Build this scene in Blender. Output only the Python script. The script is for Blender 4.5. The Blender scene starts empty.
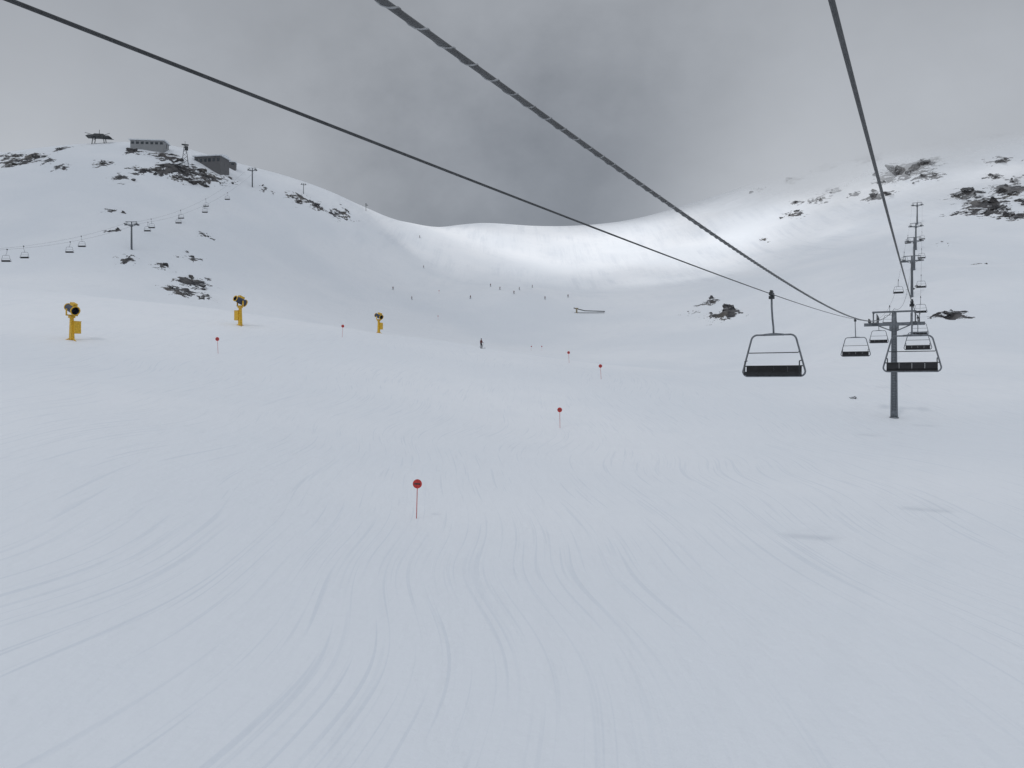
import bpy, math, random
import numpy as np
from mathutils import Vector, Matrix
random.seed(7); rng=np.random.RandomState(11)
scene=bpy.context.scene; COL=scene.collection
# ------------------------------------------------------------------ terrain
CP=[(-15,-50,-9),(0,-50,-11),(15,-50,-12),(-30,0,-6.5),(0,0,-8.8),(30,0,-9.3),(-10,16,-7.4),(0,16,-7.9),(12,16,-8.3),
(-5,42,-7.1),(-30,50,-1.5),(20,42,-7.2),(4.8,80,-4.3),(45,93,-3.95),(30,60,-6.2),(90,93,-3),(11.9,107,.2),(-52.5,95,5.2),(-40.8,120,8.85),(-34.9,95,3.7),
(-89.6,140,16.8),(-74.7,145,15.8),(-58.5,150,14.4),(-43.7,165,12.8),(-31.4,190,11.9),(-9.2,230,10.6),(14.4,240,7.8),(35,220,3.85),(62,200,.8),(85.6,170,8),(115,170,8),
(-121.6,190,20),(-78,200,16.0),(-43,260,13.3),(-12,300,13.2),(18.6,310,12.6),(46,290,12.3),(80.6,260,10.5),(121.5,240,27),
(-182,285,49.5),(-135.4,285,47.7),(-102,270,28),(-98,370,57),(-71.5,270,21.6),(-45,320,21.6),(-60,430,56),(-6.3,420,48.3),(-5.4,360,24.3),(39,400,36),(87.9,330,25.6),(98.5,370,38.9),
(151,300,42),(167,330,50),(186,370,62),(228,450,89),(201,330,51),(288,450,103.5),(66,600,100.5),(-8.6,570,95.5),(161,540,90.5),(-64,500,84),(220,520,106.6),
(-269,420,122),(-216,420,126.5),(-180,410,121.5),(-160,410,115),(-141,430,112),(-119,450,109),(-97,480,107.4),(-86,520,110),(-74,580,117.5),(-26,660,133),(42,700,138),(97,720,146),(133,720,154),(167,710,163),(200,700,171.5),(248,690,189),(287,680,203),(334,640,207),(384,600,205),
(-426,420,123),(-284,280,47),(492,500,171),(295,300,50),(-358,560,120),(-214,560,115),(-150,620,100),(0,900,120),(150,950,120),(300,950,140),(450,900,240),(700,700,250),(-600,1500,80),(0,1600,60),(700,1500,100)]
CP=np.array(CP,float)
def warp(x,y):
    yy=np.maximum(y+80,5); return x/yy,np.log(yy)
def tps(r2): return r2*np.log(r2+1e-12)
cu,cv=warp(CP[:,0],CP[:,1]); cq=CP[:,2]/(CP[:,1]+80)
n=len(CP)
K=tps((cu[:,None]-cu)**2+(cv[:,None]-cv)**2)+np.eye(n)*1e-4
Pm=np.c_[np.ones(n),cu,cv]
W=np.linalg.solve(np.block([[K,Pm],[Pm.T,np.zeros((3,3))]]),np.r_[cq,0,0,0])
TAB=rng.rand(256,256)
def vnoise(x,y):
    xi=np.floor(x).astype(int);yi=np.floor(y).astype(int);fx=x-xi;fy=y-yi
    fx=fx*fx*(3-2*fx);fy=fy*fy*(3-2*fy)
    g=lambda a,b:TAB[a%256,b%256]
    return (g(xi,yi)*(1-fx)+g(xi+1,yi)*fx)*(1-fy)+(g(xi,yi+1)*(1-fx)+g(xi+1,yi+1)*fx)*fy-.5
def fbm(x,y,wl,o=4,r=.5):
    s=0;a=1
    for k in range(o):
        s=s+a*vnoise(x/wl+17.3*k,y/wl+5.1*k);a*=r;wl/=2.03
    return s
def sst(x,a,b):
    t=np.clip((x-a)/(b-a),0,1);return t*t*(3-2*t)
def Hb(x,y):
    u,v=warp(x,y);q=W[n]+W[n+1]*u+W[n+2]*v
    for i in range(n): q=q+W[i]*tps((u-cu[i])**2+(v-cv[i])**2)
    return q*(y+80)
# rocky places on the mountain: x, y, radius, strength (metres)
ROCKXY=[(-230,377,9.4,.95),(-247,392,4.4,.7),(-205,363,4.5,.8),(-175,356,4.9,.9),(-172,370,5.6,.9),(-159,383,9.5,1.15),(-161,321,3.6,.8),(-132,276,3.6,.9),(-111,267,4.6,1),(-111,279,5.6,.95),(-122,281,3,.8),(-127,332,3.6,.7),(-117,438,6.6,.9),(-109,444,5.6,.8),(-96,459,6.3,.8),(-142,405,4.6,.6),(-131,424,4.2,.6),
(93,374,5.6,.8),(91,339,6.8,1.15),(86,346,3.5,.8),(81,364,4.1,.6),(203,574,6.5,.9),(222,580,7.2,.9),(235,584,6.6,.9),(247,540,8.1,1),(276,562,15.4,1.1),(279,535,8,.9),(274,483,8.5,1),(271,458,10.5,1.15),(264,421,7.4,1),(305,485,6,.8),(202,374,3.7,.7),(181,310,3,.8),(115,211,3.8,1.15),(129,255,2.2,.7),(173,549,4,.6),
(300,500,6,.9),(262,440,10,1.1),(250,450,6,.8),(290,560,9,1),(262,560,8,.9),(240,560,5,.8),(292,470,10,1),(318,520,8,.8),(-165,378,6,.9),(-150,390,5,.9),(-120,300,4,.7),(-104,270,3.5,.8),(-190,372,5,.8),(-240,385,5,.8),(-108,262,3,.8),(-148,392,7,1.05),(-150,300,3,.8),(-215,372,4,.8),(-100,450,5,.8),(285,440,7,.9),(210,590,6,.8),
(225,640,9,.9),(248,640,10,.95),(275,620,11,1),(315,600,13,1),(345,570,12,1),(200,655,6,.8),(-170,395,6,.95),(-185,392,5,.9),(-222,396,5,.9)]
ROCKS=[(x,y,float(Hb(np.array([x*1.]),np.array([y*1.]))[0]),r,s) for (x,y,r,s) in ROCKXY]
PL=dict(marker=[(-5.0,41.9),(4.8,80.0),(12.2,109.5),(9.4,131.7),(-34.9,95.0),(-26.1,123.0),(7.5,314.9),(11.8,315.9),(-33.6,363.6),(-37.8,414.4)],
 gun=[(-52.5,95.4),(-40.8,120.1),(-25.0,150.1)],
 skier=[(-5.6,144.7),(-6.3,420.4),(1,414.4),(17.1,413.8),(-59.5,400.1),(-49,391.9),(-61,528),(-21,405),(4,430),(-12,445),(30,428),(12,470),(-52,470)],
 tower=[(-135,416),(-117,449)],building=[(-182,402),(-153,408),(-150,427),(-212,411),(-161,394),(-92,504)],lance=[(36,396)],stone=[(46.0,108.2),(45.8,107.4)])
def rockmask(x,y,z):
    m=np.zeros_like(x)
    for (rx,ry,rz,r,s) in ROCKS:
        d2=((x-rx)**2+((y-ry)*.7)**2+((z-rz)*1.0)**2)/(r*r)
        m=np.maximum(m,s*np.exp(-d2*.7))
    return m
def Hfull(x,y,want=False):
    x=np.atleast_1d(np.asarray(x,float));y=np.atleast_1d(np.asarray(y,float))
    z=Hb(x,y); m=rockmask(x,y,z)
    dist=np.hypot(x,y+10)
    z=z+.22*fbm(x,y,14,2)*sst(dist,5,40)
    z=z+2.2*fbm(x+90,y*.7,75,3)*sst(dist,170,360)*(1-.6*sst(dist,500,700)*(np.abs(x-20)<120))
    z=z+m*(3.6*np.abs(fbm(x+31,y,14,4,.6))+1.8*fbm(x,y+77,6,3))
    return (z,m) if want else z
def H(x,y): return float(Hfull(x,y)[0])
NT,NR=640,840
th=np.radians(np.linspace(-58,58,NT)); rr=np.exp(np.linspace(np.log(4),np.log(2200),NR))
T,R=np.meshgrid(th,rr); X=(R*np.sin(T)).ravel();Y=(R*np.cos(T)-60).ravel()
Z,M=Hfull(X,Y,True)
i=np.arange((NR-1)*NT).reshape(NR-1,NT)[:,:-1].ravel()
F=np.c_[i+NT,i+NT+1,i+1,i].astype(np.int32)
me=bpy.data.meshes.new("snow_slope")
me.vertices.add(len(X));me.vertices.foreach_set("co",np.c_[X,Y,Z].astype(np.float32).ravel())
me.loops.add(F.size);me.loops.foreach_set("vertex_index",F.ravel())
me.polygons.add(len(F));me.polygons.foreach_set("loop_start",np.arange(0,F.size,4,dtype=np.int32));me.polygons.foreach_set("loop_total",np.full(len(F),4,np.int32))
me.update(calc_edges=True);me.validate();me.shade_smooth()
at=me.attributes.new("rock","FLOAT","POINT");at.data.foreach_set("value",M.astype(np.float32))
terrain=bpy.data.objects.new("snow_slope",me);terrain["kind"]="structure";COL.objects.link(terrain)

# ------------------------------------------------------------------ materials
class NG:
    def __init__(s,nt): s.nt=nt
    def n(s,t,**kw):
        nd=s.nt.nodes.new(t)
        for k,v in kw.items():
            if k.startswith("i_"):
                key=k[2:]; nd.inputs[int(key) if key.isdigit() else key].default_value=v
            else: setattr(nd,k,v)
        return nd
    def l(s,a,b): s.nt.links.new(a,b)
    def math(s,op,a,b=None,c=None,clamp=False):
        nd=s.nt.nodes.new("ShaderNodeMath");nd.operation=op;nd.use_clamp=clamp
        for k,v in enumerate((a,b,c)):
            if v is None: continue
            if isinstance(v,(int,float)): nd.inputs[k].default_value=v
            else: s.l(v,nd.inputs[k])
        return nd.outputs[0]
    def mr(s,v,a,b,c=0,d=1,smooth=True):
        nd=s.nt.nodes.new("ShaderNodeMapRange");nd.interpolation_type='SMOOTHSTEP' if smooth else 'LINEAR'
        s.l(v,nd.inputs[0])
        for k,q in zip((1,2,3,4),(a,b,c,d)): nd.inputs[k].default_value=q
        return nd.outputs[0]
    def noise(s,vec,scale,detail=3,rough=.5,dist=0):
        nd=s.nt.nodes.new("ShaderNodeTexNoise")
        nd.inputs["Scale"].default_value=scale;nd.inputs["Detail"].default_value=detail;nd.inputs["Roughness"].default_value=rough;nd.inputs["Distortion"].default_value=dist
        if vec is not None: s.l(vec,nd.inputs["Vector"])
        return nd.outputs[0]
    def mapping(s,vec,rot=0,scale=(1,1,1),loc=(0,0,0)):
        nd=s.nt.nodes.new("ShaderNodeMapping");nd.inputs["Rotation"].default_value=(0,0,rot);nd.inputs["Scale"].default_value=scale;nd.inputs["Location"].default_value=loc
        s.l(vec,nd.inputs[0]);return nd.outputs[0]
    def mixc(s,f,a,b,bt='MIX'):
        nd=s.nt.nodes.new("ShaderNodeMix");nd.data_type='RGBA';nd.blend_type=bt
        if isinstance(f,(int,float)): nd.inputs[0].default_value=f
        else: s.l(f,nd.inputs[0])
        for k,v in ((6,a),(7,b)):
            if isinstance(v,tuple): nd.inputs[k].default_value=v if len(v)==4 else v+(1,)
            else: s.l(v,nd.inputs[k])
        return nd.outputs[2]
def newmat(name):
    m=bpy.data.materials.new(name);m.use_nodes=True;g=NG(m.node_tree)
    return m,g,m.node_tree.nodes["Principled BSDF"],m.node_tree.nodes["Material Output"]
def paint(name,col,rough=.5,metal=0,var=.25,scale=6):
    m,g,b,o=newmat(name)
    tc=g.n("ShaderNodeTexCoord")
    nz=g.noise(tc.outputs["Object"],scale,4,.6)
    dark=tuple(c*(1-var) for c in col);lite=tuple(min(1,c*(1+var*.6)) for c in col)
    g.l(g.mixc(g.mr(nz,.3,.7),dark,lite),b.inputs["Base Color"])
    b.inputs["Roughness"].default_value=rough;b.inputs["Metallic"].default_value=metal
    return m
def rocknodes(g,pos,k=1.0):
    n1=g.noise(pos,.35,5,.65);n2=g.noise(pos,.07,2,.5)
    c=g.mixc(g.mr(n1,.35,.65),(.035*k,.036*k,.042*k),(.14*k,.135*k,.135*k))
    return g.mixc(g.math('MULTIPLY',g.mr(n2,.5,.7),.4),c,(.17,.15,.125))
def mist_alpha(g,b,out,pos,sep):
    # summits fade to transparent in the material, imitating mist, above about 120 m
    cn=g.noise(pos,.010,4,.55)
    zz=g.math('ADD',sep.outputs[2],g.math('MULTIPLY',g.math('SUBTRACT',cn,.5),90))
    fade=g.math('MULTIPLY',g.mr(zz,100,186),g.mr(sep.outputs[0],60,205))
    tr=g.n("ShaderNodeBsdfTransparent");mx=g.n("ShaderNodeMixShader")
    g.l(fade,mx.inputs[0]);g.l(b.outputs[0],mx.inputs[1]);g.l(tr.outputs[0],mx.inputs[2]);g.l(mx.outputs[0],out.inputs[0])
def snow_material():
    m,g,b,out=newmat("snow")
    geo=g.n("ShaderNodeNewGeometry");pos=geo.outputs["Position"]
    sep=g.n("ShaderNodeSeparateXYZ");g.l(pos,sep.inputs[0])
    big=g.noise(pos,.02,2,.5);mid=g.noise(pos,.22,3,.55)
    col=g.mixc(g.mr(big,.35,.65),(.81,.84,.88),(.87,.89,.92))
    col=g.mixc(g.math('MULTIPLY',g.mr(mid,.45,.75),.3),col,(.785,.82,.865))
    warpn=g.n("ShaderNodeTexNoise",i_Scale=.028,i_Detail=1.0);g.l(pos,warpn.inputs["Vector"])
    va=g.n("ShaderNodeVectorMath",operation='MULTIPLY_ADD');g.l(warpn.outputs["Color"],va.inputs[0]);va.inputs[1].default_value=(15,15,0);g.l(pos,va.inputs[2])
    wp=va.outputs[0];streak=None
    nearleft=g.n("ShaderNodeVectorMath",operation='DISTANCE');g.l(pos,nearleft.inputs[0]);nearleft.inputs[1].default_value=(-9,23,-7)
    # rot, frequency across, frequency along, threshold, seed, mask scale
    for (rot,wl,wy,thr,seed,msc) in ((-1.0,5.0,.06,.665,0,.05),(-.35,4.6,.06,.67,31,.045),(1.0,5.2,.07,.62,57,.03),(1.30,4.6,.06,.66,91,.05),(.1,5.4,.06,.68,137,.05)):
        mp=g.mapping(wp,rot,(wl,wy,1),(seed,seed*.7,0))
        nn=g.noise(mp,1.0,1,.55)
        s1=g.mr(nn,thr-.05,thr+.05)
        if seed==57: mk=g.mr(nearleft.outputs["Value"],5,17,1.3,0)
        else: mk=g.mr(g.noise(g.mapping(pos,0,(1,1,1),(seed*3,0,0)),msc,1,.5),.44,.62)
        s1=g.math('MULTIPLY',s1,mk)
        streak=s1 if streak is None else g.math('MAXIMUM',streak,s1)
    streak=g.math('MULTIPLY',streak,g.mr(sep.outputs[1],40,260,1,.25))
    col=g.mixc(g.math('MULTIPLY',streak,.27),col,(.60,.655,.73))
    lane=g.noise(g.mapping(pos,.12,(.16,.012,.0)),1.0,5,.75)
    patch=g.noise(pos,.03,4,.6)
    lf=g.math('MULTIPLY',g.math('MULTIPLY',g.mr(sep.outputs[1],400,500),g.mr(lane,.42,.66)),g.mr(patch,.38,.62))
    col=g.mixc(g.math('MULTIPLY',lf,.42),col,(.62,.66,.72))
    attr=g.n("ShaderNodeAttribute",attribute_name="rock")
    rn=g.noise(g.mapping(pos,0,(1,.8,1.5)),.21,6,.72)
    rf=g.math('ADD',g.math('MULTIPLY',attr.outputs["Fac"],.34),rn)
    rockf=g.math('MULTIPLY',g.mr(rf,.70,.73),g.mr(attr.outputs["Fac"],.08,.2))
    col=g.mixc(rockf,col,rocknodes(g,pos,.9))
    g.l(col,b.inputs["Base Color"])
    g.l(g.mr(rockf,0,1,.62,.9),b.inputs["Roughness"])
    b.inputs["Specular IOR Level"].default_value=.2
    fine=g.noise(pos,2.2,3,.6);ripple=g.noise(g.mapping(pos,-.6,(.9,.22,1)),1,3,.55)
    h=g.math('ADD',g.math('MULTIPLY',fine,.04),g.math('MULTIPLY',ripple,.15))
    bp=g.n("ShaderNodeBump");bp.inputs["Strength"].default_value=.85;bp.inputs["Distance"].default_value=1
    g.l(h,bp.inputs["Height"]);g.l(bp.outputs[0],b.inputs["Normal"])
    mist_alpha(g,b,out,pos,sep)
    return m
SNOW=snow_material();me.materials.append(SNOW)
def rock_material():
    m,g,b,o=newmat("rock");geo=g.n("ShaderNodeNewGeometry");pos=geo.outputs["Position"]
    sp=g.n("ShaderNodeSeparateXYZ");g.l(geo.outputs["Normal"],sp.inputs[0])
    sep=g.n("ShaderNodeSeparateXYZ");g.l(pos,sep.inputs[0])
    nz=g.noise(pos,.5,5,.6)
    f=g.mr(g.math('ADD',sp.outputs[2],g.math('MULTIPLY',nz,.6)),.98,1.12)
    g.l(g.mixc(f,rocknodes(g,pos,.8),(.8,.83,.87)),b.inputs["Base Color"]);b.inputs["Roughness"].default_value=.9
    bp=g.n("ShaderNodeBump");bp.inputs["Distance"].default_value=.6;g.l(g.noise(pos,1.2,4,.7),bp.inputs["Height"]);g.l(bp.outputs[0],b.inputs["Normal"])
    mist_alpha(g,b,o,pos,sep)
    return m
ROCK=rock_material()
STEEL=paint("galvanised_steel",(.17,.185,.205),.5,.35)
DARK=paint("dark_steel",(.045,.05,.055),.55,.3)
ROPE=paint("steel_rope",(.055,.058,.062),.6,.3)
PAD=paint("black_padding",(.022,.023,.026),.8)
LGREY=paint("light_grey_wrap",(.28,.29,.30),.6)
RED=paint("red_paint",(.50,.035,.03),.5)
YEL=paint("yellow_paint",(.70,.42,.03),.5)
BLUE=paint("navy_paint",(.03,.045,.085),.5)
WALL=paint("grey_wall",(.28,.29,.30),.8)
WALLD=paint("dark_cladding",(.13,.13,.135),.8)
ROOFS=paint("snowy_roof",(.72,.75,.79),.8,0,.08)
GLASS=paint("window_glass",(.03,.04,.05),.15)
RUB=paint("black_rubber",(.02,.02,.02),.8)
CABLE=paint("grey_cable",(.08,.082,.086),.6)

# ------------------------------------------------------------------ mesh helpers
class MB:
    def __init__(s): s.v=[];s.f=[]
    def add(s,v,f):
        k=len(s.v);s.v+= [tuple(a) for a in v];s.f+=[tuple(q+k for q in a) for a in f]
    def box(s,c,d,rot=None,taper=1.0):
        vs=[]
        for sz in (-1,1):
            t=1 if sz<0 else taper
            for sx,sy in ((-1,-1),(1,-1),(1,1),(-1,1)):
                p=Vector((sx*d[0]/2*t,sy*d[1]/2*t,sz*d[2]/2))
                if rot is not None:p=rot@p
                vs.append(p+Vector(c))
        s.add(vs,[(3,2,1,0),(4,5,6,7),(0,1,5,4),(1,2,6,5),(2,3,7,6),(3,0,4,7)]);return s
    def tube(s,pts,r,n=8,closed=False,caps=True):
        pts=[Vector(p) for p in pts];N=len(pts);rs=r if isinstance(r,(list,tuple)) else [r]*N
        vs=[];prev=None
        for i,p in enumerate(pts):
            if closed: t=(pts[(i+1)%N]-pts[i-1]).normalized()
            else: t=(pts[min(i+1,N-1)]-pts[max(i-1,0)]).normalized()
            if prev is None:
                a=Vector((0,0,1)) if abs(t.z)<.9 else Vector((1,0,0));u=t.cross(a).normalized()
            else: u=(prev-t*prev.dot(t)).normalized()
            prev=u;w=t.cross(u)
            for k in range(n):
                an=2*math.pi*k/n;vs.append(p+(u*math.cos(an)+w*math.sin(an))*rs[i])
        f=[]
        for i in range(N if closed else N-1):
            j=(i+1)%N
            for k in range(n):
                f.append((i*n+k,i*n+(k+1)%n,j*n+(k+1)%n,j*n+k))
        if caps and not closed: f.append(tuple(range(n-1,-1,-1)));f.append(tuple((N-1)*n+k for k in range(n)))
        s.add(vs,f);return s
    def obj(s,name,mat,parent=None,smooth=False,loc=None,rz=None,**props):
        m=bpy.data.meshes.new(name);m.from_pydata(s.v,[],s.f);m.update()
        if smooth:m.shade_smooth()
        m.materials.append(mat)
        o=bpy.data.objects.new(name,m);COL.objects.link(o)
        if parent:o.parent=parent
        if loc is not None:o.location=loc
        if rz is not None:o.rotation_euler=(0,0,rz)
        for k,v in props.items():o[k]=v
        return o
def empty(name,label,cat,group=None):
    e=bpy.data.objects.new(name,None);e.empty_display_size=.5;COL.objects.link(e);e["label"]=label;e["category"]=cat
    if group:e["group"]=group
    return e
def clone(o,parent=None,label=None):
    c=o.copy();COL.objects.link(c)
    if parent is not None:c.parent=parent
    if label:c["label"]=label
    for ch in o.children:clone(ch,c)
    return c
def place(o,loc,rz=0,s=1,tilt=(0,0)):
    o.location=loc;o.rotation_euler=(tilt[0],tilt[1],rz);o.scale=(s,s,s);return o

# ------------------------------------------------------------------ main lift line geometry
SL=.514;YAW=-math.atan(SL)
TY=[93,240,300,370,450];TH=11.5
def linex(y,off): return -3.38+SL*y+off
TB=[H(linex(y,0),y) for y in TY]
rope_top=[b+TH for b in TB]
def line_z(y,off):
    if y<=93:
        d=y-93
        if off<0: return 7.3+.0737*d+.000234*d*d
        if off>0: return 7.8+.0835*d+.00024*d*d
        return 8.75+.150*d+.000884*d*d
    base=[7.3 if off<0 else (7.8 if off>0 else 8.75)]+[r+(0 if off else 1.1) for r in rope_top[1:]]
    for i in range(len(TY)-1):
        if y<=TY[i+1]:
            L=TY[i+1]-TY[i];t=(y-TY[i])/L
            return base[i]*(1-t)+base[i+1]*t-.00024*L*L*4*t*(1-t)*.9
    return base[-1]+.25*(y-TY[-1])
GL,GR=-2.91,2.83
def ropeobj(name,off,r,mat,label):
    ys=list(np.concatenate([np.arange(-30,40,.8),np.arange(40,93,.5),np.arange(93,560,3.)]))
    mb=MB();pts=[(linex(y,off),y,line_z(y,off)) for y in ys]
    mb.tube(pts,r,10,caps=True)
    return mb.obj(name,mat,smooth=True,label=label,category="lift cable")
ropeobj("haul_rope",GL,.017,ROPE,"dark steel haul rope carrying descending chairlift chairs")
ropeobj("haul_rope",GR,.019,ROPE,"dark steel haul rope carrying ascending chairlift chairs")
cb=ropeobj("communication_cable",0,.024,CABLE,"thick grey cable wrapped in a spiral binding above slope")
mb=MB();pts=[];y=-10
while y<70:
    ph=2*math.pi*y/.30
    c=Vector((linex(y,0),y,line_z(y,0)));d=Vector((SL,1,.02)).normalized();u=d.cross(Vector((0,0,1))).normalized();w=u.cross(d)
    pts.append(c+(u*math.cos(ph)+w*math.sin(ph))*.026);y+=.04
mb.tube(pts,.007,4);mb.obj("spiral_binding",LGREY,cb)

# ------------------------------------------------------------------ chair
def make_chair(label,group):
    e=empty("chairlift_chair",label,"chairlift chair",group)
    YO=-.5
    h=MB();h.tube([(0,0,-.05),(0,-.02,-.5),(0,-.2,-1.0),(0,YO+.06,-1.35),(0,YO,-1.62)],.04,8)
    h.obj("hanger",STEEL,e,True)
    gr=MB();gr.box((0,0,.0),(.14,.5,.12));gr.box((0,.0,.1),(.1,.3,.1));gr.tube([(-.02,-.35,-.02),(-.02,.35,-.02)],.05,8);gr.box((0,0,-.14),(.22,.12,.12))
    gr.obj("rope_grip",DARK,e)
    pts=[]
    def arc(cx,cz,r,a0,a1,nn=6):
        for k in range(nn+1):
            a=math.radians(a0+(a1-a0)*k/nn);pts.append((cx+r*math.cos(a),YO,cz+r*math.sin(a)))
    arc(.66,-1.92,.26,85,15);arc(1.06,-3.2,.2,5,-80)
    arc(-1.06,-3.2,.2,260,175);arc(-.66,-1.92,.26,165,95)
    f=MB();f.tube(pts,.038,8,closed=True);f.tube([(-.4,YO,-1.66),(0,YO,-1.62),(.4,YO,-1.66)],.045,8)
    f.obj("frame",STEEL,e,True)
    s=MB();s.box((0,YO+.28,-3.30),(2.24,.55,.10))
    for k in range(4):
        s.box((-.84+k*.56,YO+.28,-3.24),(.53,.5,.05))
    s.tube([(-1.12,YO,-3.36),(1.12,YO,-3.36)],.04,8)
    s.obj("seat",PAD,e)
    bk=MB()
    for k in range(4): bk.box((-.84+k*.56,YO-.03,-3.12),(.55,.06,.27),Matrix.Rotation(.12,3,'X'))
    bk.tube([(-1.19,YO-.05,-2.97),(1.19,YO-.05,-2.97)],.025,6)
    bk.obj("backrest",PAD,e)
    b=MB();b.tube([(-1.02,YO,-2.35),(-1.0,YO+.1,-2.42),(1.0,YO+.1,-2.42),(1.02,YO,-2.35)],.022,6)
    b.obj("safety_bar",DARK,e)
    for sx in (-1.09,1.09):
        a=MB();a.tube([(sx,YO,-2.75),(sx,YO+.45,-2.78),(sx,YO+.52,-3.25)],.025,6)
        a.obj("armrest",DARK,e,True)
    return e
chair0=make_chair("empty four-seat chair with black seat hanging from cable","chairs of the main chairlift")
first=True
def hang(y,off,label=None,flip=False):
    global first
    c=chair0 if first else clone(chair0,None,label);first=False
    if label:c["label"]=label
    place(c,(linex(y,off),y,line_z(y,off)),YAW+(math.pi if flip else 0))
for y in (33.2,74,113,150,203,265,330): hang(y,GL,"empty four-seat chair descending on the steel rope" ,True)
for y in (39.3,82,125,168,211,275,345): hang(y,GR,"empty four-seat chair ascending beside lift tower")

# ------------------------------------------------------------------ towers
def make_tower(label,group):
    e=empty("chairlift_tower",label,"chairlift tower",group)
    m=MB();m.tube([(0,0,-1.5),(0,0,4),(0,0,11.0),(0,0,12.3)],[.42,.37,.29,.25],20)
    m.tube([(0,0,-.2),(0,0,.12)],.50,20)
    m.obj("mast",STEEL,e,True)
    c=MB();c.box((0,0,10.9),(6.4,.4,.36));c.box((0,0,10.5),(1.0,.44,.5))
    for s in(-1,1): c.box((s*1.0,0,10.45),(1.6,.12,.12),Matrix.Rotation(-s*.42,3,'Y'))
    c.obj("cross_arm",STEEL,e)
    l=MB();l.box((0,0,12.35),(4.6,.18,.2))
    for s in(-1,1): l.box((s*2.2,0,11.7),(.14,.14,1.25));l.box((s*2.2,0,12.3),(.2,1.6,.14))
    l.obj("lifting_frame",STEEL,e)
    for s in(-1,1):
        p=MB();p.box((s*2.05,0,10.98),(.7,4.4,.06))
        for yy in(-2.1,-1.05,0,1.05,2.1): p.tube([(s*1.75,yy,11),(s*1.75,yy,12.0)],.025,6)
        p.tube([(s*1.75,-2.15,12.0),(s*1.75,2.15,12.0)],.025,6);p.tube([(s*1.75,-2.15,11.5),(s*1.75,2.15,11.5)],.02,6)
        p.obj("service_platform",DARK,e)
        t=MB();t.box((s*2.6,0,11.16),(.12,3.6,.16))
        for yy in(-1.2,1.2): t.box((s*2.6,yy,11.1),(.16,1.2,.1))
        to=t.obj("sheave_train",DARK,e)
        for k in range(6):
            w=MB();w.tube([(s*2.6-.06,-1.6+k*.64,11.28),(s*2.6+.06,-1.6+k*.64,11.28)],.22,14);w.obj("sheave_wheel",RUB,to)
    l=MB()
    for s in(-.2,.2): l.tube([(s,-.55,.8),(s,-.5,10.6)],.025,6)
    for k in range(32): l.tube([(-.2,-.55,1+k*.3),(.2,-.55,1+k*.3)],.015,4)
    l.obj("ladder",DARK,e)
    return e
tower0=make_tower("grey steel tube lift tower with crossarm on snow slope","towers of the main chairlift")
for i,y in enumerate(TY):
    t=tower0 if i==0 else clone(tower0,None,"slim grey lift tower standing on steep snowy mountainside")
    place(t,(linex(y,0),y,TB[i]),YAW)

# ------------------------------------------------------------------ hill lift
t1=PL['tower'][0]
HL=[(-139,170),(-135.5,285),(t1[0],t1[1])]
HB=[H(*a) for a in HL]
hy=[a[1] for a in HL];hx=[a[0] for a in HL];hz=[b+9.2 for b in HB]
def hill(y):
    i=0 if y<hy[1] else 1
    t=(y-hy[i])/(hy[i+1]-hy[i]);L=hy[i+1]-hy[i]
    return hx[i]*(1-t)+hx[i+1]*t, hz[i]*(1-t)+hz[i+1]*t-.0003*L*L*4*t*(1-t)
for off in(-2.6,2.6):
    ys=np.arange(hy[0],hy[2]+.1,4);mb=MB();mb.tube([(hill(min(y,hy[2]-.01))[0]+off,y,hill(min(y,hy[2]-.01))[1]) for y in ys],.018,6)
    mb.obj("haul_rope",ROPE,None,True,label="distant steel haul rope climbing the rocky snow hill",category="lift cable")
for k in range(3):
    t=clone(tower0,None,"dark lift tower with crossarm on rocky snow hill");t["group"]="towers of the hill chairlift"
    place(t,(hx[k],hy[k],HB[k]),0,.8)
t2=PL['tower'][1]
t=clone(tower0,None,"small dark lift tower standing on rocky ridge");t["group"]="towers of the hill chairlift";place(t,(t2[0],t2[1],H(*t2)-.2),.4,.5)
for k,y in enumerate((214,229,243,258,292,306,319,333,346,360,373)):
    off=-2.6 if k%2 else 2.6
    c=clone(chair0,None,"small distant empty chair hanging over snowy hill");c["group"]="chairs of the hill chairlift"
    x,z=hill(y);place(c,(x+off,y,z),0 if off>0 else math.pi)

# ------------------------------------------------------------------ piste markers
def make_marker():
    e=empty("piste_marker","red round piste marker on thin pole in snow","piste marker","red piste markers along the run")
    p=MB();p.tube([(0,0,-.5),(0,0,1.5)],.02,8);p.obj("pole",RED,e,True)
    d=MB();d.tube([(0,-.02,1.72),(0,.02,1.72)],.23,24);d.obj("disc",RED,e)
    b=MB();b.box((0,-.024,1.72),(.3,.006,.07));b.obj("disc_band",DARK,e)
    return e
mk0=make_marker()
for k,q in enumerate(PL['marker']):
    m=mk0 if k==0 else clone(mk0)
    place(m,(q[0],q[1],H(q[0],q[1])),random.uniform(-.3,.3),1.05 if k<3 else 1.0,(random.uniform(-.04,.04),random.uniform(-.06,.06)))

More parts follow.
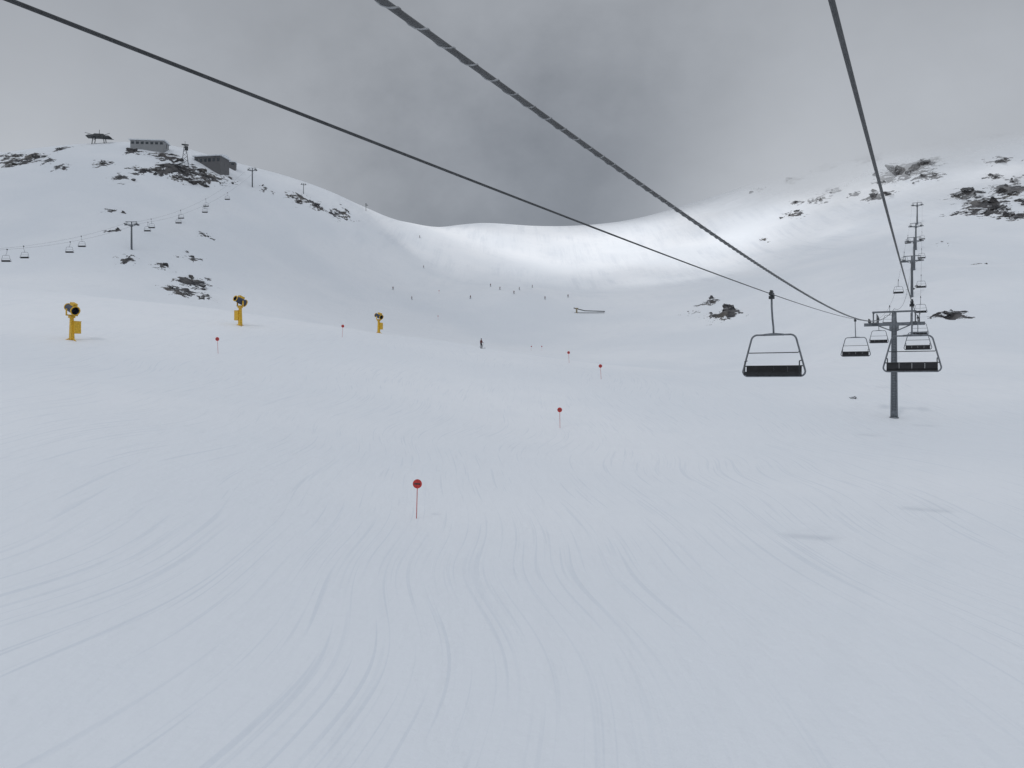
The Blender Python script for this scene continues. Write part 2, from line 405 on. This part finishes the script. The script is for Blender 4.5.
# ------------------------------------------------------------------ snow guns
def make_gun():
    e=empty("snow_gun","yellow snow cannon with dark fan barrel on snow","snow cannon","snow cannons beside the piste")
    for a in(.5,2.6,4.7):
        b=MB();b.tube([(0,0,.3),(1.1*math.cos(a),1.1*math.sin(a),-.25)],.07,8)
        b.obj("base_leg",YEL,e,True)
    c=MB();c.box((0,0,1.4),(.46,.46,2.8),None,.7);c.box((0,0,2.75),(.6,.5,.25));c.obj("mast",YEL,e)
    k=MB();k.box((.5,.0,1.5),(.85,.7,1.4));k.box((.5,0,2.24),(.92,.76,.07));k.obj("control_cabinet",YEL,e)
    y=MB();y.box((0,0,2.95),(1.35,.2,.14))
    for s in(-1,1): y.box((s*.62,0,3.3),(.1,.2,.8))
    y.obj("yoke",YEL,e)
    R=Matrix.Rotation(math.radians(18),3,'X')
    f=lambda x,yy,z:tuple(R@Vector((x,yy,z))+Vector((0,0,3.7)))
    t=MB();t.tube([f(0,-.9,0),f(0,-.7,0),f(0,.2,0),f(0,.9,0)],[.52,.47,.46,.38],24,caps=False);t.tube([f(0,.6,0),f(0,.85,0)],[.26,.02],16)
    t.tube([f(0,-.3,0),f(0,.3,0)],.22,16);bo=t.obj("fan_barrel",BLUE,e,True)
    r=MB();r.tube([f(.52*math.cos(a),-.9,.52*math.sin(a)) for a in np.linspace(0,2*math.pi,24,endpoint=False)],.07,6,closed=True);r.obj("intake_ring",YEL,bo,True)
    r=MB();r.tube([f(.40*math.cos(a),.95,.40*math.sin(a)) for a in np.linspace(0,2*math.pi,24,endpoint=False)],.07,6,closed=True);r.obj("nozzle_ring",YEL,bo,True)
    h=MB();h.box(f(.1,-.1,.6),(.5,.9,.34),R);h.obj("motor_housing",YEL,e)
    return e
gun0=make_gun()
for k,(q,rz,s) in enumerate(zip(PL['gun'],(.95,2.6,.9),(1,1,.85))):
    g_=gun0 if k==0 else clone(gun0)
    place(g_,(q[0],q[1],H(q[0],q[1])),rz,s)
q=PL['lance'][0]
e=empty("snow_lance","grey snow lance with long lowered boom on snow","snow lance");e.location=(q[0],q[1],H(q[0],q[1]))
b=MB();b.box((-4,0,.9),(.9,.9,2.4),None,.7);b.box((-4,0,2.3),(1.6,.7,.6));b.obj("base",paint("ochre_grey_paint",(.26,.22,.14)),e)
b=MB();b.tube([(-5.5,0,2.6),(0,0,1.2),(10,0,.9)],.22,8);b.tube([(-5.2,0,.2),(9.8,0,.25)],.12,6);b.obj("boom",DARK,e,True)

# ------------------------------------------------------------------ skiers
def make_skier():
    vs=[(0,0,.92),(0,.02,1.2),(0,.05,1.42),(0,.06,1.52),(0,.08,1.68),
        (.11,.02,.88),(.15,.14,.5),(.14,.0,.09),(-.11,.02,.88),(-.15,.14,.5),(-.14,.0,.09),
        (.2,.05,1.4),(.3,.06,1.14),(.27,.3,1.02),(-.2,.05,1.4),(-.3,.06,1.14),(-.27,.3,1.02),(.14,.16,.06),(-.14,.16,.06),(.27,.38,1.0),(-.27,.38,1.0)]
    es=[(0,1),(1,2),(2,3),(3,4),(0,5),(5,6),(6,7),(0,8),(8,9),(9,10),(2,11),(11,12),(12,13),(2,14),(14,15),(15,16),(7,17),(10,18),(13,19),(16,20)]
    rs=[.17,.16,.17,.07,.11,.11,.08,.06,.11,.08,.06,.075,.055,.045,.075,.055,.045,.06,.06,.045,.045]
    m=bpy.data.meshes.new("person");m.from_pydata(vs,es,[]);o=bpy.data.objects.new("person",m);COL.objects.link(o)
    sk=o.modifiers.new("skin","SKIN");m.skin_vertices.new() if not m.skin_vertices else None
    for k,r in enumerate(rs): m.skin_vertices[0].data[k].radius=(r,r)
    m.skin_vertices[0].data[0].use_root=True
    o.modifiers.new("sub","SUBSURF").levels=1
    mt,g,b,out=newmat("ski_clothing");tc=g.n("ShaderNodeTexCoord");sp=g.n("ShaderNodeSeparateXYZ");g.l(tc.outputs["Object"],sp.inputs[0])
    c=g.mixc(g.mr(sp.outputs[2],.93,.95),(.02,.022,.03),(.10,.02,.02));c=g.mixc(g.mr(sp.outputs[2],1.53,1.55),c,(.42,.27,.2))
    g.l(c,b.inputs["Base Color"]);m.materials.append(mt)
    o["label"]="skier in dark clothing gliding on skis with poles";o["category"]="skier";o["group"]="skiers on the piste"
    h=MB();h.tube([(0,.07,1.68),(0,.07,1.76),(0,.07,1.82)],[.125,.12,.05],12);h.obj("helmet",DARK,o,True)
    for s in(-1,1):
        k=MB();k.box((s*.14,.1,.015),(.09,1.5,.02));k.tube([(s*.14,.84,.02),(s*.14,.95,.1)],.03,6);k.obj("ski",DARK,o)
        k=MB();k.tube([(s*.3,.38,1.05),(s*.5,-.1,.0)],.012,6);k.obj("ski_pole",DARK,o)
    return o
sk0=make_skier()
for k,q in enumerate(PL['skier']):
    s=sk0 if k==0 else clone(sk0)
    place(s,(q[0],q[1],H(q[0],q[1])),random.uniform(0,6.28),1.0)

# ------------------------------------------------------------------ summit buildings
def hut(name,label,q,w,d,h,rz,wall,nwin,overh=.5,pitch=.0):
    z=min(H(q[0]+dx*w/2,q[1]+dy*d/2) for dx in(-1,1) for dy in(-1,1))
    top=H(q[0],q[1])
    e=empty(name,label,"mountain building");place(e,(q[0],q[1],top),rz)
    b=MB();b.box((0,0,(h+z-top-1)/2),(w,d,h-(z-top-1)));b.obj("wall",wall,e)
    r=MB()
    hw=w/2+overh;hd=d/2+overh
    v=[(-hw,-hd,h),(hw,-hd,h),(hw,hd,h),(-hw,hd,h),(-hw,-hd,h+.5),(hw,-hd,h+.5),(hw,hd,h+.5),(-hw,hd,h+.5),(-hw,0,h+.5+pitch),(hw,0,h+.5+pitch)]
    r.add(v,[(3,2,1,0),(0,1,5,4),(2,3,7,6),(4,5,9,8),(6,7,8,9),(0,4,8,7,3),(1,2,6,9,5)]);r.obj("roof",ROOFS,e)
    for k in range(nwin):
        x=-w/2+(k+.5)*w/nwin
        wm=MB();wm.box((x,-d/2-.03,h*.55),(w/nwin*.6,.06,h*.4));wm.obj("window",GLASS,e)
    dm=MB();dm.box((w/2+.03,0,1.1),(.06,1.1,2.2));dm.obj("door",WALLD,e)
    return e
Bq=PL['building']
hut("mountain_hut","long low grey summit building with flat snowy roof",Bq[0],16,8,2.9,.1,WALL,7,.6,.5)
hut("mountain_restaurant","grey mountain building with terrace and snow covered roof",Bq[1],14,9,4.2,-.15,WALLD,6,.8,1.2)
hut("mountain_shed","small dark shed beside the mountain building",Bq[2],5,5,2.4,.2,WALLD,2,.3,.6)
q=Bq[3];e=empty("lift_station","dark open steel lift station on summit knoll","lift station");place(e,(q[0],q[1],H(q[0],q[1])-.3),.2)
for sx in(-3,3):
    for sy in(-2,2): b=MB();b.tube([(sx,sy,-1),(sx*.8,sy,3.4)],.2,8);b.obj("support",DARK,e)
b=MB();b.box((0,0,3.6),(12,5,.8),None,.8);b.box((0,0,4.5),(7,3,1.1),None,.6);b.obj("roof",DARK,e)
b=MB()
for a in range(9):
    an=a*.7;b.tube([(0,0,3.8),(7*math.cos(an),3*math.sin(an),2.6+2.6*(a%3)/2)],.12,5)
b.tube([(0,0,4),(0,0,7.2)],.12,6);b.obj("bracing",DARK,e)
q=Bq[4];e=empty("lattice_mast","dark steel lattice mast on rocky ridge","mast");place(e,(q[0],q[1],H(q[0],q[1])),.4)
b=MB()
for k in range(4):
    sx,sy=((-1,-1),(1,-1),(1,1),(-1,1))[k];tx,ty=((-1,-1),(1,-1),(1,1),(-1,1))[(k+1)%4]
    b.tube([(sx*1.6,sy*1.6,-1),(sx*.4,sy*.4,9.5)],.12,6)
    for j in range(5):
        a=1.6-.25*j;c_=1.6-.25*(j+1);b.tube([(sx*a,sy*a,j*1.9),(tx*c_,ty*c_,(j+1)*1.9)],.07,5)
b.obj("lattice",DARK,e)
b=MB();b.box((0,0,9.7),(3.2,1.2,.4));b.tube([(0,0,9.7),(0,0,11.5)],.08,6);b.box((.6,0,8),(1.6,1.4,1.8));b.obj("platform",DARK,e)
q=Bq[5];e=empty("weather_mast","thin dark weather mast standing on snowy ridge","mast");place(e,(q[0],q[1],H(q[0],q[1])),0)
b=MB();b.tube([(0,0,-1),(0,0,4.5)],.14,8);b.obj("pole",DARK,e)
b=MB();b.box((.5,0,3.6),(1.6,.3,.3));b.box((0,0,4.4),(.6,.5,.5));b.obj("instrument",DARK,e)

# ------------------------------------------------------------------ rocks
def rock_mesh(seed):
    import bmesh
    bm=bmesh.new();bmesh.ops.create_icosphere(bm,subdivisions=4,radius=1)
    r=np.random.RandomState(seed);pl=[(Vector(r.normal(size=3)).normalized(),r.uniform(.35,.8)) for _ in range(18)]
    from mathutils import noise as mn
    for v in bm.verts:
        for nn,d in pl:
            k=v.co.dot(nn)
            if k>d: v.co-=nn*(k-d)*.95
        v.co*=1+.35*mn.fractal(v.co*2.2+Vector((seed*7,0,0)),1,2,4)
    m=bpy.data.meshes.new("rock");bm.to_mesh(m);bm.free();m.materials.append(ROCK);return m
RM=[rock_mesh(s) for s in range(6)]
kk=0
for (rx,ry,rz,r,s) in ROCKS:
    if rz>165: continue
    for j in range(3 if s<1 else 6):
        x=rx+random.gauss(0,r*.55);y=ry+random.gauss(0,r*.55);z=H(x,y)
        sc=r*random.uniform(.12,.40)*s
        o=bpy.data.objects.new("rock",RM[kk%6]);COL.objects.link(o);kk+=1
        o.location=(x,y,z-.12*sc);o.scale=(sc*random.uniform(.9,1.7),sc,sc*random.uniform(.6,1.0));o.rotation_euler=(random.uniform(-.4,.4),random.uniform(-.5,.5),random.uniform(-.6,.6))
        o["label"]="dark grey rock poking out of the snow";o["category"]="rock";o["group"]="rocks poking through the snow"
for q in PL['stone']:
    o=bpy.data.objects.new("rock",RM[2]);COL.objects.link(o);o.location=(q[0],q[1],H(q[0],q[1]));o.scale=(.6,.5,.3)
    o["label"]="small dark stone lying alone on snow slope";o["category"]="rock";o["group"]="rocks poking through the snow"

# ------------------------------------------------------------------ sky, unseen cloud added to shape sunlight, sun
w=bpy.data.worlds.new("World");scene.world=w;w.use_nodes=True;g=NG(w.node_tree);bg=w.node_tree.nodes["Background"]
SD=Vector((-.35,-.55,.758)).normalized()
tc=g.n("ShaderNodeTexCoord");D=tc.outputs["Generated"];sp=g.n("ShaderNodeSeparateXYZ");g.l(D,sp.inputs[0])
z=sp.outputs[2]
rp=g.n("ShaderNodeValToRGB");cr=rp.color_ramp;cr.interpolation='B_SPLINE'
st=[(0,.42),(.19,.42),(.25,.41),(.34,.39),(.43,.36),(.6,.30),(1,.30)]
while len(cr.elements)<len(st): cr.elements.new(.5)
for e_,(p_,v_) in zip(cr.elements,st): e_.position=p_;e_.color=(v_*.93,v_*.985,v_*1.07,1)
n0=g.noise(g.mapping(D,0,(1,1,1.6)),2.2,5,.5)
zw=g.math('ADD',z,g.math('MULTIPLY',g.math('SUBTRACT',n0,.5),.10));g.l(zw,rp.inputs[0])
n1=g.noise(g.mapping(D,.4,(1,1,1.3),(3,1,0)),4.2,6,.58)
mod=g.mr(n1,.3,.7,.90,1.08,False)
def blob(c,r,amp):
    v=g.n("ShaderNodeVectorMath",operation='DISTANCE');g.l(D,v.inputs[0]);v.inputs[1].default_value=Vector(c).normalized()
    nn=g.math('ADD',v.outputs["Value"],g.math('MULTIPLY',g.math('SUBTRACT',n1,.5),.22))
    return g.mr(nn,0,r,amp,0)
dk=blob((.05,1,.205),.36,-.16)
br=blob((.50,1,.24),.46,.07);lf=blob((-.64,1,.26),.26,.08);b3=blob((.31,1,.20),.20,.08)
addv=g.math('ADD',g.math('ADD',b3,dk),g.math('ADD',br,lf))
hs=g.n("ShaderNodeVectorMath",operation='SCALE');g.l(rp.outputs[0],hs.inputs[0]);g.l(mod,hs.inputs[3])
cc=g.n("ShaderNodeCombineXYZ");g.l(g.math('MULTIPLY',addv,.98),cc.inputs[0]);g.l(addv,cc.inputs[1]);g.l(g.math('MULTIPLY',addv,1.02),cc.inputs[2])
ad=g.n("ShaderNodeVectorMath",operation='ADD');g.l(hs.outputs[0],ad.inputs[0]);g.l(cc.outputs[0],ad.inputs[1])
sky=g.n("ShaderNodeTexSky",sky_type='NISHITA',sun_disc=False);sky.sun_elevation=math.asin(SD.z);sky.sun_rotation=math.atan2(SD.x,SD.y)
sc=g.n("ShaderNodeVectorMath",operation='SCALE');g.l(sky.outputs[0],sc.inputs[0]);sc.inputs[3].default_value=.003
ad2=g.n("ShaderNodeVectorMath",operation='ADD');g.l(ad.outputs[0],ad2.inputs[0]);g.l(sc.outputs[0],ad2.inputs[1])
g.l(ad2.outputs[0],bg.inputs[0]);bg.inputs[1].default_value=1.0
nx=60;vs=[];fs=[]  # out-of-view cloud sheet, added to shade the slopes around a sunlit gap
for a in range(nx+1):
    for b_ in range(nx+1):
        x=-1200+2000*a/nx;y=-1100+1800*b_/nx;vs.append((x,y,450+25*float(fbm(np.array([x]),np.array([y]),300,3)[0])))
for a in range(nx):
    for b_ in range(nx): k=a*(nx+1)+b_;fs.append((k,k+nx+1,k+nx+2,k+1))
mb=MB();mb.add(vs,fs)
m,g,b,out=newmat("shade_cloud_sheet");geo=g.n("ShaderNodeNewGeometry");pos=geo.outputs["Position"]
mp=g.mapping(pos,0,(1/200.,1/105.,0),(85/200.,-346/105.,0));ln=g.n("ShaderNodeVectorMath",operation='LENGTH');g.l(mp,ln.inputs[0])
nz=g.noise(pos,.012,5,.62)
dd=g.math('ADD',ln.outputs["Value"],g.math('MULTIPLY',g.math('SUBTRACT',nz,.5),2.8))
dens=g.mr(dd,.15,1.6,.0,.80)  # thin gap lets the sun through onto the upper bowl
mp2=g.mapping(pos,0,(1/220.,1/150.,0),(351/220.,-70/150.,0));l2=g.n("ShaderNodeVectorMath",operation='LENGTH');g.l(mp2,l2.inputs[0])
dens=g.math('ADD',dens,g.mr(l2.outputs["Value"],.3,1.2,.18,0),None,True)  # extra density added to darken the left hill
tr=g.n("ShaderNodeBsdfTransparent");tl=g.n("ShaderNodeBsdfTranslucent");tl.inputs[0].default_value=(.84,.89,.95,1);mx=g.n("ShaderNodeMixShader")
g.l(dens,mx.inputs[0]);g.l(tr.outputs[0],mx.inputs[1]);g.l(tl.outputs[0],mx.inputs[2]);g.l(mx.outputs[0],out.inputs[0])
mb.obj("unseen_shade_cloud",m,None,True,kind="structure")
s=bpy.data.lights.new("sun","SUN");s.energy=1.9;s.angle=math.radians(4);s.color=(1,.97,.94)
so=bpy.data.objects.new("sun",s);COL.objects.link(so);so.rotation_euler=SD.to_track_quat('Z','Y').to_euler()
# ------------------------------------------------------------------ camera
c=bpy.data.cameras.new("camera");cam=bpy.data.objects.new("camera",c);COL.objects.link(cam)
c.sensor_width=36;c.lens=800/1024*36;c.clip_start=.05;c.clip_end=6000;cam.rotation_euler=(math.radians(90),0,0);scene.camera=cam
scene.view_settings.view_transform='Standard';scene.view_settings.look='None';scene.view_settings.exposure=0
